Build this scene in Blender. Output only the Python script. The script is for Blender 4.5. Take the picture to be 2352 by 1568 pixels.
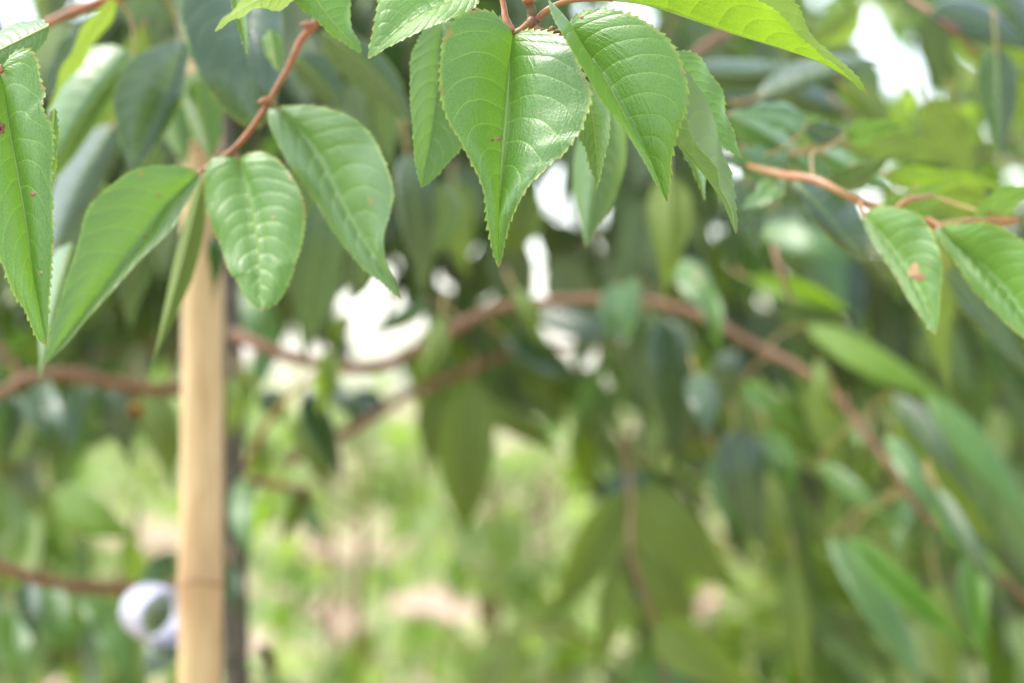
import bpy, math, random
from mathutils import Vector, noise as mnoise
from mathutils.bvhtree import BVHTree

# ------------------------------------------------------------ scene, camera, light
sc = bpy.context.scene
for o in list(bpy.data.objects): bpy.data.objects.remove(o)
C = sc.collection
R = math.radians
CAM_Z, PITCH = 1.15, 1.0
LENS, SENS = 55.0, 22.3
cam_d = bpy.data.cameras.new('camera'); cam = bpy.data.objects.new('camera', cam_d); C.objects.link(cam)
cam.location = (0, 0, CAM_Z); cam.rotation_euler = (R(90+PITCH), 0, 0)
cam_d.lens = LENS; cam_d.sensor_width = SENS; cam_d.clip_start = .05; cam_d.clip_end = 2000
cam_d.dof.use_dof = True; cam_d.dof.focus_distance = 1.0; cam_d.dof.aperture_fstop = 4.2
sc.camera = cam
sc.view_settings.view_transform = 'Standard'; sc.view_settings.look = 'None'
sc.view_settings.exposure = 1.93; sc.view_settings.gamma = 1
SUN_EL, SUN_AZ = 55, -72            # azimuth clockwise from +Y (the direction the camera looks)
w = bpy.data.worlds.new("World"); sc.world = w; w.use_nodes = True
nt = w.node_tree; bg = nt.nodes['Background']
sky = nt.nodes.new('ShaderNodeTexSky'); sky.sky_type = 'NISHITA'; sky.sun_disc = False
sky.sun_elevation = R(SUN_EL); sky.sun_rotation = R(SUN_AZ)
sky.air_density = 1.0; sky.dust_density = 2.0; sky.ozone_density = 1.0
hs = nt.nodes.new('ShaderNodeHueSaturation'); hs.inputs['Saturation'].default_value = .60; hs.inputs['Value'].default_value = 1.25
nt.links.new(sky.outputs[0], hs.inputs['Color']); nt.links.new(hs.outputs[0], bg.inputs[0])
bg.inputs[1].default_value = .15
sd = bpy.data.lights.new('sun', 'SUN'); sun = bpy.data.objects.new('sun', sd); C.objects.link(sun)
sd.energy = 1.1; sd.angle = R(17); sd.color = (1, .96, .89)
az, el = R(SUN_AZ), R(SUN_EL)
sv = Vector((math.sin(az)*math.cos(el), math.cos(az)*math.cos(el), math.sin(el)))
sun.rotation_euler = sv.to_track_quat('Z', 'Y').to_euler()

# ------------------------------------------------------------ placing helpers
WF = SENS/LENS
cp, sp = math.cos(R(PITCH)), math.sin(R(PITCH))
SPREAD = 1.0        # stretches the depths of a group of branches away from the focus plane
def P(x, y, d):
    """point seen at (x, y) of a 2352 x 1568 view, d metres in front of the lens"""
    d = 1+(d-1)*SPREAD
    X = (x-1176)/2352*WF*d; U = -(y-784)/2352*WF*d
    return Vector((X, d*cp - U*sp, CAM_Z + d*sp + U*cp))
def proj(p):
    q = p - Vector((0, 0, CAM_Z)); d = q.y*cp + q.z*sp; U = -q.y*sp + q.z*cp
    return 1176 + q.x/d*2352/WF, 784 - U/d*2352/WF, d
def cr(pts, n):
    """n points evenly spaced along a Catmull-Rom curve through pts"""
    pts = [Vector(p) for p in pts]
    if len(pts) == 2: return [pts[0].lerp(pts[1], i/(n-1)) for i in range(n)]
    q = [pts[0]*2-pts[1]] + pts + [pts[-1]*2-pts[-2]]
    fine = []
    for i in range(1, len(q)-2):
        for k in range(16):
            t = k/16; a, b, c, d = q[i-1], q[i], q[i+1], q[i+2]
            fine.append(.5*((2*b)+(c-a)*t+(2*a-5*b+4*c-d)*t*t+(3*b-a-3*c+d)*t**3))
    fine.append(pts[-1])
    L = [0]
    for i in range(1, len(fine)): L.append(L[-1]+(fine[i]-fine[i-1]).length)
    out = []; j = 0
    for i in range(n):
        s = L[-1]*i/(n-1)
        while j < len(L)-2 and L[j+1] < s: j += 1
        t = (s-L[j])/max(1e-9, L[j+1]-L[j]); out.append(fine[j].lerp(fine[j+1], min(1, max(0, t))))
    return out
def tag(o, label=None, cat=None, group=None, kind=None):
    if label: o['label'] = label
    if cat: o['category'] = cat
    if group: o['group'] = group
    if kind: o['kind'] = kind
    return o
def thing(name, loc, label, cat, group=None):
    o = bpy.data.objects.new(name, None); C.objects.link(o); o.location = loc; o.empty_display_size = .02
    return tag(o, label, cat, group)

class MB:
    """collects geometry, then links it as one mesh object"""
    def __init__(s): s.v = []; s.f = []; s.uv = []; s.mi = []; s.t = []
    def tube(s, pts, radii, n=10, seg=None, mi=0, rough=0.0, caps=True):
        seg = seg or max(8, len(pts)*5)
        c = cr(pts, seg)
        up = Vector((.31, .17, .93)); b0 = len(s.v)
        nr = len(radii)-1; ln = 0
        for i, p in enumerate(c):
            t = (c[min(i+1, seg-1)]-c[max(i-1, 0)]).normalized()
            a = t.cross(up)
            if a.length < .05: a = t.cross(Vector((1, 0, 0)))
            a.normalize(); b = t.cross(a); up = a.cross(t)*-1 if False else up
            f = i/(seg-1)*nr; k = min(int(f), nr-1) if nr else 0
            r = radii[k]*(1-(f-k))+radii[k+1]*(f-k) if nr else radii[0]
            if i: ln += (p-c[i-1]).length
            for j in range(n):
                an = 2*math.pi*j/n
                d = a*math.cos(an)+b*math.sin(an)
                rr = r*(1+rough*mnoise.noise((p+d*r)*(1.2/max(r, 1e-4))))
                s.v.append(p+d*rr); s.uv.append((ln, j/n)); s.t.append(.5)
        for i in range(seg-1):
            for j in range(n):
                a_, b_ = b0+i*n+j, b0+i*n+(j+1) % n
                s.f.append((a_, b_, b_+n, a_+n)); s.mi.append(mi)
        if caps:
            s.f.append(tuple(b0+j for j in range(n))[::-1]); s.mi.append(mi)
            s.f.append(tuple(b0+(seg-1)*n+j for j in range(n))); s.mi.append(mi)
    def blob(s, c, r, mi=0, n=8, sq=1.0):
        b0 = len(s.v)
        for i in range(n+1):
            th = math.pi*i/n
            for j in range(n):
                ph = 2*math.pi*j/n
                s.v.append(Vector(c)+Vector((math.sin(th)*math.cos(ph)*r, math.sin(th)*math.sin(ph)*r, math.cos(th)*r*sq)))
                s.uv.append((0, 0)); s.t.append(.5)
        for i in range(n):
            for j in range(n):
                s.f.append((b0+i*n+j, b0+(i+1)*n+j, b0+(i+1)*n+(j+1) % n, b0+i*n+(j+1) % n)); s.mi.append(mi)
    def leaf(s, mid, ea, eb, nu, nv, top_a=True, teeth=0, amp=0, bulge=0, wave=0, tint=.5, seed=0, rib=0, mi=0):
        """blade lofted from a midrib to two margins (all 3-D); ea lies to the left when the top face is towards you"""
        M = cr(mid, nu); A = cr(ea, nu); B = cr(eb, nu)
        vs = [i/nv for i in range(1, nv)] + ([.965] if teeth and nv > 3 else []) + [1.0]
        W = len(vs); b0 = len(s.v); rows = 2*W+1
        rnd = random.Random(seed)
        ph1, ph2 = rnd.random()*6, rnd.random()*6
        for i in range(nu):
            u = i/(nu-1); m = M[i]; tan = (M[min(i+1, nu-1)]-M[max(i-1, 0)])
            nrm = (B[i]-m).cross(A[i]-m)
            if nrm.length < 1e-9: nrm = (B[nu//2]-M[nu//2]).cross(A[nu//2]-M[nu//2])
            if nrm.length < 1e-9: nrm = Vector((0, -1, 0))
            nrm.normalize()
            def pt(E, v, ph, sg):
                e = E[i]; dv = e-m; wl = dv.length
                p = m+dv*v
                hn = dv.cross(tan)*sg
                hn = hn.normalized() if hn.length > 1e-10 else nrm
                p = p+hn*(bulge*math.sin(math.pi*v*.9)*min(1, wl/.012))
                p = p+nrm*(wave*math.sin(u*19+ph+v*2)*v*v*math.sin(math.pi*u))
                if teeth and v == 1.0 and 0 < i < nu-1 and wl > 1e-5:
                    k = u*teeth+.25*mnoise.noise(Vector((u*9, ph, 0))); fr = k-math.floor(k)
                    tt = (fr/.72) if fr < .72 else (1-fr)/.28
                    am = amp*(.8+.9*mnoise.noise(Vector((k*.9, ph+E[0].x*50, 1)))+.35*rnd.random())*min(1, (1-u)*9+.25)
                    et = (E[min(i+1, nu-1)]-E[max(i-1, 0)])
                    et = et.normalized() if et.length > 1e-9 else et
                    out = (dv/wl-et*(dv/wl).dot(et))
                    out = out.normalized() if out.length > .15 else dv/wl
                    p = p+(out*tt+et*(tt-.3)*.8)*am
                return p
            for k in range(W-1, -1, -1):
                s.v.append(pt(A, vs[k], ph1, 1)); s.uv.append((u, .5-.5*vs[k])); s.t.append(tint)
            s.v.append(m.copy()); s.uv.append((u, .5)); s.t.append(tint)
            for k in range(W):
                s.v.append(pt(B, vs[k], ph2, -1)); s.uv.append((u, .5+.5*vs[k])); s.t.append(tint)
        for i in range(nu-1):
            for j in range(rows-1):
                a_ = b0+i*rows+j
                f = (a_, a_+rows, a_+rows+1, a_+1)
                s.f.append(f if top_a else f[::-1]); s.mi.append(mi)
        if rib:
            s.tube([M[int((nu-1)*k/6)] for k in range(7)], [rib, rib*.75, rib*.5, rib*.3, rib*.12], n=6, seg=26, mi=1, caps=False)
    def build(s, name, mats, parent=None, org=None):
        me = bpy.data.meshes.new(name)
        o_ = Vector(org) if org is not None else (s.v[0].copy() if s.v else Vector())
        if parent is not None and org is None: o_ = s.v[0].copy()
        me.from_pydata([tuple(v-o_) for v in s.v], [], s.f)
        uvl = me.uv_layers.new(name='UVMap')
        li = [0]*len(me.loops); me.loops.foreach_get('vertex_index', li)
        fl = []
        for i in li: fl.extend(s.uv[i])
        uvl.data.foreach_set('uv', fl)
        at = me.attributes.new('tint', 'FLOAT', 'POINT'); at.data.foreach_set('value', s.t)
        for m in (mats if isinstance(mats, (list, tuple)) else [mats]): me.materials.append(m)
        me.polygons.foreach_set('material_index', s.mi); me.polygons.foreach_set('use_smooth', [True]*len(s.f))
        me.update()
        o = bpy.data.objects.new(name, me); C.objects.link(o)
        if parent is not None:
            o.parent = parent
            pw = Vector(parent['_w']) if '_w' in parent else Vector(parent.location)
            o.location = o_-pw
        else: o.location = o_
        o['_w'] = tuple(o_)
        return o

# ------------------------------------------------------------ materials
def mat(name):
    m = bpy.data.materials.new(name); m.use_nodes = True; n = m.node_tree; n.nodes.clear()
    return m, n, n.nodes.new('ShaderNodeOutputMaterial')
class N:
    def __init__(s, t): s.t = t
    def new(s, k, **kw):
        n = s.t.nodes.new('ShaderNode'+k)
        for a, b in kw.items(): setattr(n, a, b)
        return n
    def put(s, sock, v):
        if hasattr(v, 'is_output') or isinstance(v, bpy.types.NodeSocket): s.t.links.new(v, sock)
        else: sock.default_value = v
    def m(s, op, a, b=None, c=None):
        n = s.new('Math', operation=op); s.put(n.inputs[0], a)
        if b is not None: s.put(n.inputs[1], b)
        if c is not None: s.put(n.inputs[2], c)
        return n.outputs[0]
    def mr(s, v, a, b, c=0., d=1., it='SMOOTHSTEP'):
        n = s.new('MapRange', interpolation_type=it)
        for k, x in enumerate((v, a, b, c, d)): s.put(n.inputs[k], x)
        return n.outputs[0]
    def mix(s, f, a, b, bt='MIX'):
        n = s.new('Mix', data_type='RGBA', blend_type=bt)
        s.put(n.inputs[0], f); s.put(n.inputs[6], a); s.put(n.inputs[7], b); return n.outputs[2]
    def noise(s, vec, sc_, det=3, rough=.55):
        n = s.new('TexNoise'); s.put(n.inputs['Vector'], vec); n.inputs['Scale'].default_value = sc_
        n.inputs['Detail'].default_value = det; n.inputs['Roughness'].default_value = rough; return n.outputs[0]
def c4(*a): return (*a, 1)
def leaf_mat(name, top, dark, under, trans, rough=.38, nveins=10.5, detail=True, tw=.42, redge=False, spots=0.0, spec=.5, quilt=1.0):
    m, t, out = mat(name); g = N(t)
    uv = g.new('UVMap').outputs[0]; obj = g.new('TexCoord').outputs['Object']
    sx = g.new('SeparateXYZ'); g.put(sx.inputs[0], uv)
    u = sx.outputs[0]; v = g.m('ABSOLUTE', g.m('MULTIPLY_ADD', sx.outputs[1], 2, -1))
    tint = g.new('Attribute', attribute_name='tint').outputs['Fac']
    big = g.noise(obj, 45, 3)
    col = g.mix(g.mr(big, .3, .7), c4(*dark), c4(*top))
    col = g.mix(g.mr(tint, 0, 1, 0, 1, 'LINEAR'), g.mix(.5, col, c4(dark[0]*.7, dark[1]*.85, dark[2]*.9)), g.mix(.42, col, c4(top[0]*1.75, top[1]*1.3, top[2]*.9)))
    bk = c4(*under)
    wob = g.m('MULTIPLY', g.m('SUBTRACT', g.noise(obj, 38, 2), .5), .065)
    # secondary veins leave the midrib and arc towards the tip
    arc = g.m('ADD', g.m('MULTIPLY', v, .085), g.m('MULTIPLY', g.m('POWER', v, 2.3), .14))
    side = g.m('MULTIPLY', g.m('GREATER_THAN', sx.outputs[1], .5), .4)
    ph = g.m('ADD', g.m('MULTIPLY', g.m('ADD', g.m('SUBTRACT', u, arc), wob), nveins), side)
    fr = g.m('FRACT', ph); dist = g.m('ABSOLUTE', g.m('SUBTRACT', fr, .5))       # .5 = at a vein
    vein = g.mr(dist, .465, .492); vein = g.m('MULTIPLY', vein, g.mr(v, 1.0, .8))
    midr = g.mr(v, .035, .012)
    veins = g.m('MAXIMUM', g.m('MULTIPLY', vein, .8), midr)
    vcol = c4(min(1, top[0]*3+.07), min(1, top[1]*2.1+.06), top[2]*1.8+.02)
    col = g.mix(g.m('MULTIPLY', veins, .75), col, vcol)
    bk = g.mix(g.m('MULTIPLY', veins, .7), bk, c4(under[0]*1.7, under[1]*1.4, under[2]*1.2))
    if spots:
        sp_ = g.mr(g.noise(obj, 115, 2, .4), .735-.02*spots, .765-.02*spots)
        yel = g.mr(g.noise(obj, 38, 3, .5), .60, .74); col = g.mix(g.m('MULTIPLY', yel, .45), col, c4(top[0]*2.3, top[1]*1.35, top[2]))
        tipm = g.mr(g.m('ADD', u, g.m('MULTIPLY', g.noise(obj, 300, 2), .02)), .982, .996)
        sp_ = g.m('MAXIMUM', sp_, tipm)
        col = g.mix(sp_, col, c4(.22, .11, .03)); bk = g.mix(sp_, bk, c4(.2, .1, .03))
    if detail:
        edge = g.mr(v, .955, .99)
        ecol = g.mix(g.mr(g.noise(obj, 110, 2), .5, .68), c4(.3, .36, .05), c4(.36, .1, .05)) if redge else c4(.26, .34, .06)
        col = g.mix(g.m('MULTIPLY', edge, g.mr(g.noise(obj, 170, 2), .35, .65, .25, .8)), col, ecol)
        fine = g.new('TexVoronoi', feature='DISTANCE_TO_EDGE'); fine.inputs['Scale'].default_value = 620; g.put(fine.inputs['Vector'], obj)
        cell = g.mr(fine.outputs['Distance'], 0, .22)
        col = g.mix(g.m('MULTIPLY', g.m('SUBTRACT', 1, cell), .16), col, vcol)
        cb = g.new('CombineXYZ'); g.put(cb.inputs[0], g.m('MULTIPLY', ph, 1.1)); g.put(cb.inputs[1], g.m('MULTIPLY', v, 26)); g.put(cb.inputs[2], side)
        wr = g.noise(cb.outputs[0], 1.0, 2, .5)
        quil = g.m('SUBTRACT', 1, g.m('POWER', g.m('MULTIPLY', dist, 2), 3.0))
        h = g.m('ADD', g.m('MULTIPLY', quil, .8*quilt), g.m('ADD', g.m('MULTIPLY', wr, .75), g.m('MULTIPLY', cell, .09)))
        h = g.m('SUBTRACT', h, g.m('MULTIPLY', midr, .8))
        bmp = g.new('Bump'); bmp.inputs['Strength'].default_value = .5; bmp.inputs['Distance'].default_value = .0008
    else:
        h = g.m('SUBTRACT', 1, g.m('POWER', g.m('MULTIPLY', dist, 2), 3.0))
        bmp = g.new('Bump'); bmp.inputs['Strength'].default_value = .6; bmp.inputs['Distance'].default_value = .0009
    g.put(bmp.inputs['Height'], h)
    back = g.new('NewGeometry').outputs['Backfacing']
    base = g.mix(back, col, bk)
    pr = g.new('BsdfPrincipled'); g.put(pr.inputs['Base Color'], base); g.put(pr.inputs['Normal'], bmp.outputs[0])
    g.put(pr.inputs['Roughness'], g.m('ADD', g.m('MULTIPLY', back, .3), g.m('ADD', rough-.06, g.m('MULTIPLY', g.noise(obj, 90, 2), .14))))
    pr.inputs['Specular IOR Level'].default_value = spec
    tr = g.new('BsdfTranslucent'); g.put(tr.inputs['Normal'], bmp.outputs[0])
    tcol = g.mix(g.m('MULTIPLY', veins, .5), c4(*trans), c4(trans[0]*.7, trans[1]*.75, trans[2]*.8))
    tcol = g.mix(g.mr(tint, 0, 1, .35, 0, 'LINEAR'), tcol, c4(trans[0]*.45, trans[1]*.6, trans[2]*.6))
    g.put(tr.inputs['Color'], tcol)
    mx = g.new('MixShader'); mx.inputs[0].default_value = tw
    t.links.new(pr.outputs[0], mx.inputs[1]); t.links.new(tr.outputs[0], mx.inputs[2]); t.links.new(mx.outputs[0], out.inputs[0])
    return m
LM = {
 'fresh': leaf_mat('leaf_fresh', (.064, .178, .028), (.036, .122, .026), (.14, .21, .07), (.20, .39, .035), rough=.33, tw=.33, redge=True, nveins=11, spots=.35, spec=.62, quilt=.8),
 'lime':  leaf_mat('leaf_lime', (.11, .235, .022), (.075, .18, .020), (.17, .26, .03), (.32, .50, .02), rough=.42, tw=.5, redge=True, nveins=11, spots=.5),
 'mid':   leaf_mat('leaf_mid', (.050, .142, .030), (.030, .098, .030), (.12, .175, .06), (.19, .35, .045), rough=.30, tw=.32, spots=.3, spec=.65, quilt=.75, nveins=10),
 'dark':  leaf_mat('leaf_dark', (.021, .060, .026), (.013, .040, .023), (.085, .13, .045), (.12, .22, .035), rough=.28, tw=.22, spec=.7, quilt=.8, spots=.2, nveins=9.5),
 'olive': leaf_mat('leaf_olive', (.050, .115, .020), (.034, .085, .020), (.115, .165, .035), (.23, .34, .03), rough=.45, tw=.42, detail=False),
 'far':   leaf_mat('leaf_far', (.056, .158, .030), (.032, .104, .028), (.125, .18, .06), (.23, .41, .05), rough=.32, tw=.50, detail=False, spec=.6),
 'field': leaf_mat('leaf_field', (.22, .34, .11), (.12, .23, .09), (.26, .35, .14), (.50, .64, .16), rough=.40, tw=.38, detail=False),
}
def simple(name, c1, c2, scale, rough=.6, bump=.4, bd=.001, stretch=None, det=4, spec=.4, third=None):
    m, t, out = mat(name); g = N(t)
    obj = g.new('TexCoord').outputs['Object']
    if stretch:
        mp = g.new('Mapping'); g.put(mp.inputs[0], obj); mp.inputs['Scale'].default_value = stretch; obj = mp.outputs[0]
    n = g.noise(obj, scale, det); col = g.mix(g.mr(n, .33, .67), c4(*c1), c4(*c2))
    if third: col = g.mix(g.mr(g.noise(obj, scale*2.3, 3), .6, .68), col, c4(*third))
    b = g.new('Bump'); b.inputs['Strength'].default_value = bump; b.inputs['Distance'].default_value = bd; g.put(b.inputs['Height'], n)
    p = g.new('BsdfPrincipled'); g.put(p.inputs['Base Color'], col); p.inputs['Roughness'].default_value = rough
    p.inputs['Specular IOR Level'].default_value = spec; g.put(p.inputs['Normal'], b.outputs[0]); t.links.new(p.outputs[0], out.inputs[0])
    return m
M_RIB = simple('rib', (.20, .30, .06), (.26, .36, .09), 80, .5)
M_STALK = simple('stalk_green', (.28, .26, .06), (.32, .16, .07), 60, .45)
M_RED = simple('stalk_red', (.33, .12, .05), (.26, .15, .05), 70, .42)
M_TWIG = simple('twig_red', (.27, .09, .03), (.17, .075, .03), 70, .5, third=(.2, .15, .09))
M_TWIGB = simple('twig_bark', (.09, .065, .03), (.15, .11, .05), 160, .7, .8, third=(.09, .05, .03))
M_BRANCH = simple('branch_bark', (.150, .068, .032), (.20, .105, .052), 45, .6, .6, third=(.08, .05, .035))
M_TRUNK = simple('trunk_bark', (.048, .042, .028), (.095, .082, .055), 55, .85, 1.0, .003, third=(.16, .15, .11))
M_DRY = simple('dry_leaf', (.11, .055, .03), (.20, .11, .06), 60, .8, .6)
M_SCAR = simple('scar', (.30, .14, .08), (.20, .07, .04), 900, .7)
M_HOLE = simple('dead_tissue', (.03, .014, .008), (.09, .035, .02), 1500, .8)
M_PALE = simple('pale_scar', (.36, .25, .12), (.30, .17, .10), 700, .7)
M_WHITE = simple('white_plastic', (.29, .29, .37), (.33, .33, .40), 30, .4, .1)
M_TIE = simple('tie', (.32, .18, .03), (.42, .24, .05), 80, .6)
def cane_mat():
    m, t, out = mat('bamboo_culm'); g = N(t)
    tc = g.new('TexCoord').outputs['Object']
    mp = g.new('Mapping'); g.put(mp.inputs[0], tc); mp.inputs['Scale'].default_value = (1, 1, .06)
    fib = g.noise(mp.outputs[0], 420, 4, .6); pat = g.noise(mp.outputs[0], 90, 3)
    col = g.mix(g.mr(fib, .3, .7), c4(.38, .255, .105), c4(.50, .36, .175))
    col = g.mix(g.mr(pat, .5, .75, 0, .55), col, c4(.31, .165, .06))
    blot = g.noise(tc, 28, 3); col = g.mix(g.mr(blot, .6, .72, 0, .45), col, c4(.24, .12, .05))
    sx = g.new('SeparateXYZ'); g.put(sx.inputs[0], tc)
    for zn in (-.47, -.23, 0, .285):
        dz = g.m('ABSOLUTE', g.m('SUBTRACT', sx.outputs[2], P(459, 1335, 1.66).z-.5+zn))
        f = g.m('MULTIPLY', g.mr(dz, .055, .0), g.mr(g.noise(mp.outputs[0], 60, 3), .35, .65))
        col = g.mix(g.m('MULTIPLY', f, .7), col, c4(.25, .12, .045))
    b = g.new('Bump'); b.inputs['Strength'].default_value = .3; b.inputs['Distance'].default_value = .0006; g.put(b.inputs['Height'], fib)
    p = g.new('BsdfPrincipled'); g.put(p.inputs['Base Color'], col); p.inputs['Roughness'].default_value = .38
    g.put(p.inputs['Normal'], b.outputs[0]); t.links.new(p.outputs[0], out.inputs[0]); return m
M_CANE = cane_mat()
M_NODE = simple('bamboo_node', (.16, .08, .035), (.28, .16, .07), 120, .6, .6)

# ------------------------------------------------------------ ground
def ground_mat():
    m, t, out = mat('field_ground'); g = N(t)
    obj = g.new('TexCoord').outputs['Object']
    soil = g.mix(g.mr(g.noise(obj, 6, 5), .3, .7), c4(.38, .23, .17), c4(.46, .31, .245))
    grass = g.mix(g.mr(g.noise(obj, 9, 4), .3, .7), c4(.17, .25, .07), c4(.25, .33, .11))
    col = g.mix(g.mr(g.noise(obj, 1.3, 4, .6), .48, .56), soil, grass)
    b = g.new('Bump'); b.inputs['Strength'].default_value = .8; b.inputs['Distance'].default_value = .03; g.put(b.inputs['Height'], g.noise(obj, 14, 6))
    p = g.new('BsdfPrincipled'); g.put(p.inputs['Base Color'], col); p.inputs['Roughness'].default_value = .95; p.inputs['Specular IOR Level'].default_value = .15
    g.put(p.inputs['Normal'], b.outputs[0]); t.links.new(p.outputs[0], out.inputs[0]); return m
gb = MB(); Gn = 60
def gz(x, y): return .10*mnoise.noise(Vector((x*.25, y*.25, 0))) + .03*mnoise.noise(Vector((x, y, 3)))
xs = [math.copysign(abs(k/Gn)**2.2*600, k) for k in range(-Gn, Gn+1)]
for yy in xs:
    for xx in xs: gb.v.append(Vector((xx, yy, gz(xx, yy) if abs(xx)+abs(yy) < 80 else 0))); gb.uv.append((0, 0)); gb.t.append(.5)
S = 2*Gn+1
for i in range(S-1):
    for j in range(S-1): gb.f.append((i*S+j, i*S+j+1, (i+1)*S+j+1, (i+1)*S+j)); gb.mi.append(0)
tag(gb.build('ground', ground_mat(), org=(0, 0, 0)), kind='structure')

# ------------------------------------------------------------ leaves
NARROW = .86
PROF = [(0, 0), (.03, .30), (.08, .60), (.16, .84), (.27, .98), (.38, 1), (.50, .90), (.62, .72), (.73, .50), (.82, .31), (.90, .16), (.96, .06), (1, 0)]
def px2m(d): return WF*d/2352
def pleaf(bx, by, tx, ty, wa, wb, d, dt=0, bow=0, dep=0, da=0, db=0):
    """outline from base and tip on the view, half-widths in view px; depth d (+dt at the tip, +dep at the middle, +da/+db at the margins).
    side a = left of the base-to-tip direction seen from the base"""
    wa *= NARROW; wb *= NARROW; sh = .10*math.sin(bx*.7+ty)          # where the blade is widest varies
    vx, vy = tx-bx, ty-by; L = math.hypot(vx, vy); ux, uy = vx/L, vy/L; nx, ny = uy, -ux
    mid, A, B = [], [], []
    for u, wv in PROF:
        u = u+sh*math.sin(math.pi*u)*.8; q = math.sin(math.pi*u)
        x, y, dd = bx+vx*u+nx*bow*q, by+vy*u+ny*bow*q, d+dt*u+dep*q
        mid.append(P(x, y, dd)); A.append(P(x+nx*wa*wv, y+ny*wa*wv, dd+da*wv)); B.append(P(x-nx*wb*wv, y-ny*wb*wv, dd+db*wv))
    return mid, A, B
def tleaf(mid, ea, eb, d, dt=0, dep=0, da=0, db=0):
    """traced outline: midrib and two margins as view points"""
    def lift(pts, de):
        n = len(pts)-1; o = []
        L = [0]
        for i in range(n): L.append(L[-1]+math.hypot(pts[i+1][0]-pts[i][0], pts[i+1][1]-pts[i][1]))
        for i, p in enumerate(pts):
            u = L[i]/L[-1]; q = math.sin(math.pi*min(1, u)); s_ = min(1, u*4.5)*min(1, (1-u)*2.2) if de else 0
            o.append(P(p[0], p[1], d+dt*u+dep*q+de*s_))
        return o
    ea = [mid[0]]+ea+[mid[-1]]; eb = [mid[0]]+eb+[mid[-1]]
    return lift(mid, 0), lift(ea, da), lift(eb, db)
def nearest(path, p):
    best, bd = None, 1e9
    for i in range(len(path)-1):
        a, b = path[i], path[i+1]; ab = b-a; t = max(0, min(1, (p-a).dot(ab)/max(1e-9, ab.length_squared)))
        q = a+ab*t; e = (q-p).length
        if e < bd: best, bd = q, e
    return best, bd
def add_leaf(parent, geo, m, hero=False, seed=0, teeth=None, tint=.5, bulge=.0012, wave=.0012, label=None, under=False, path=None, stalk='auto', smat=None, lo=False, sr=.0008, marks=()):
    mid, A, B = geo
    mb = MB()
    L = sum((mid[i+1]-mid[i]).length for i in range(len(mid)-1))
    teeth = teeth or max(12, int(L/.0026))
    if hero: nu, nv, amp = teeth*5, 11, .00125
    elif lo: nu, nv, amp, teeth = 22, 3, 0, 0
    else: nu, nv, amp = min(170, teeth*4), 5, .0010
    fac = top_towards(mid, A, B)
    top = fac if not under else not fac
    b = bulge if not under else -bulge
    mb.leaf(mid, A, B, nu, nv, top_a=top, teeth=teeth, amp=amp, bulge=b*(1 if fac else -1), wave=wave, tint=tint, seed=seed, rib=.00055 if not lo else .0006)
    o = mb.build('leaf', [LM[m], M_RIB], parent, org=mid[0])
    if label: o['label'] = label
    if marks:
        tree = BVHTree.FromPolygons(mb.v, [tuple(f) for f in mb.f]); eye = Vector((0, 0, CAM_Z)); rd = random.Random(seed)
        for (mx_, my_, ra, rb, mm) in marks:
            rings = []
            for fr_ in (0, .6, 1):
                for a in range(14 if fr_ else 1):
                    an = 2*math.pi*a/14; jit = 1+(.35*rd.uniform(-1, 1) if fr_ == 1 else 0)
                    dirr = (P(mx_+math.cos(an)*ra*fr_*jit, my_+math.sin(an)*rb*fr_*jit, 1)-eye).normalized()
                    hit = tree.ray_cast(eye, dirr)[0]
                    rings.append(hit-dirr*(.00035 if fr_ < 1 else .0001) if hit else None)
            if any(r_ is None for r_ in rings): continue
            k2 = MB(); k2.v = rings; k2.uv = [(0, 0)]*29; k2.t = [.5]*29
            for a in range(14):
                b_ = (a+1) % 14; k2.f += [(0, 1+a, 1+b_), (1+a, 15+a, 15+b_, 1+b_)]; k2.mi += [0, 0]
            k2.build('blemish', mm, o)
    if stalk is not None:
        base = mid[0]; dr = (mid[1]-mid[0]).normalized()
        if stalk == 'auto':
            q, dd = nearest(path, base) if path else (None, 1)
            if q is None or dd > .07: q = base-dr*.018+Vector((0, .004, .006))
        else: q = P(*stalk[0])
        s2 = MB(); mp = base.lerp(q, .5)-dr*min(.006, (q-base).length*.3)
        pts = [q]+([P(*z) for z in stalk[1:]] if stalk != 'auto' else [mp])+[base, base+dr*.004]
        s2.tube(pts, [sr*1.25, sr, sr*.9, sr*.8], n=8, seg=18)
        s2.build('leaf_stalk', smat or M_STALK, o)
    return o
def top_towards(mid, A, B):
    """True if winding (mid, A left, B right) faces the camera"""
    k = len(mid)//2
    n = (A[len(A)//2]-mid[k]).cross(mid[min(k+1, len(mid)-1)]-mid[k-1])
    n2 = (mid[min(k+1, len(mid)-1)]-mid[k-1]).cross(B[len(B)//2]-mid[k])
    n = n+n2
    # face order (row i, row i+1): normal = (next-cur) x (B-A direction)
    fn = (mid[min(k+1, len(mid)-1)]-mid[k-1]).cross(B[len(B)//2]-A[len(A)//2])
    return fn.dot(Vector((0, 0, CAM_Z))-mid[k]) > 0
def twig(parent, pts, radii, m, name='twig', rough=.12, n=12, buds=0, seed=0):
    mb = MB(); pp = [P(*p) for p in pts]; mb.tube(pp, radii, n=n, rough=rough, seg=len(pp)*8)
    rnd = random.Random(seed); c = cr(pp, 40)
    for k in range(buds):
        i = rnd.randrange(2, 38); r = radii[0]*.9
        mb.tube([c[i], c[i]+Vector((rnd.uniform(-1, 1), rnd.uniform(-.6, .2), rnd.uniform(-.2, 1))).normalized()*r*3], [r*.8, r*.9, r*.15], n=7, seg=6)
    o = mb.build(name, m, parent); return o, pp

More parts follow.
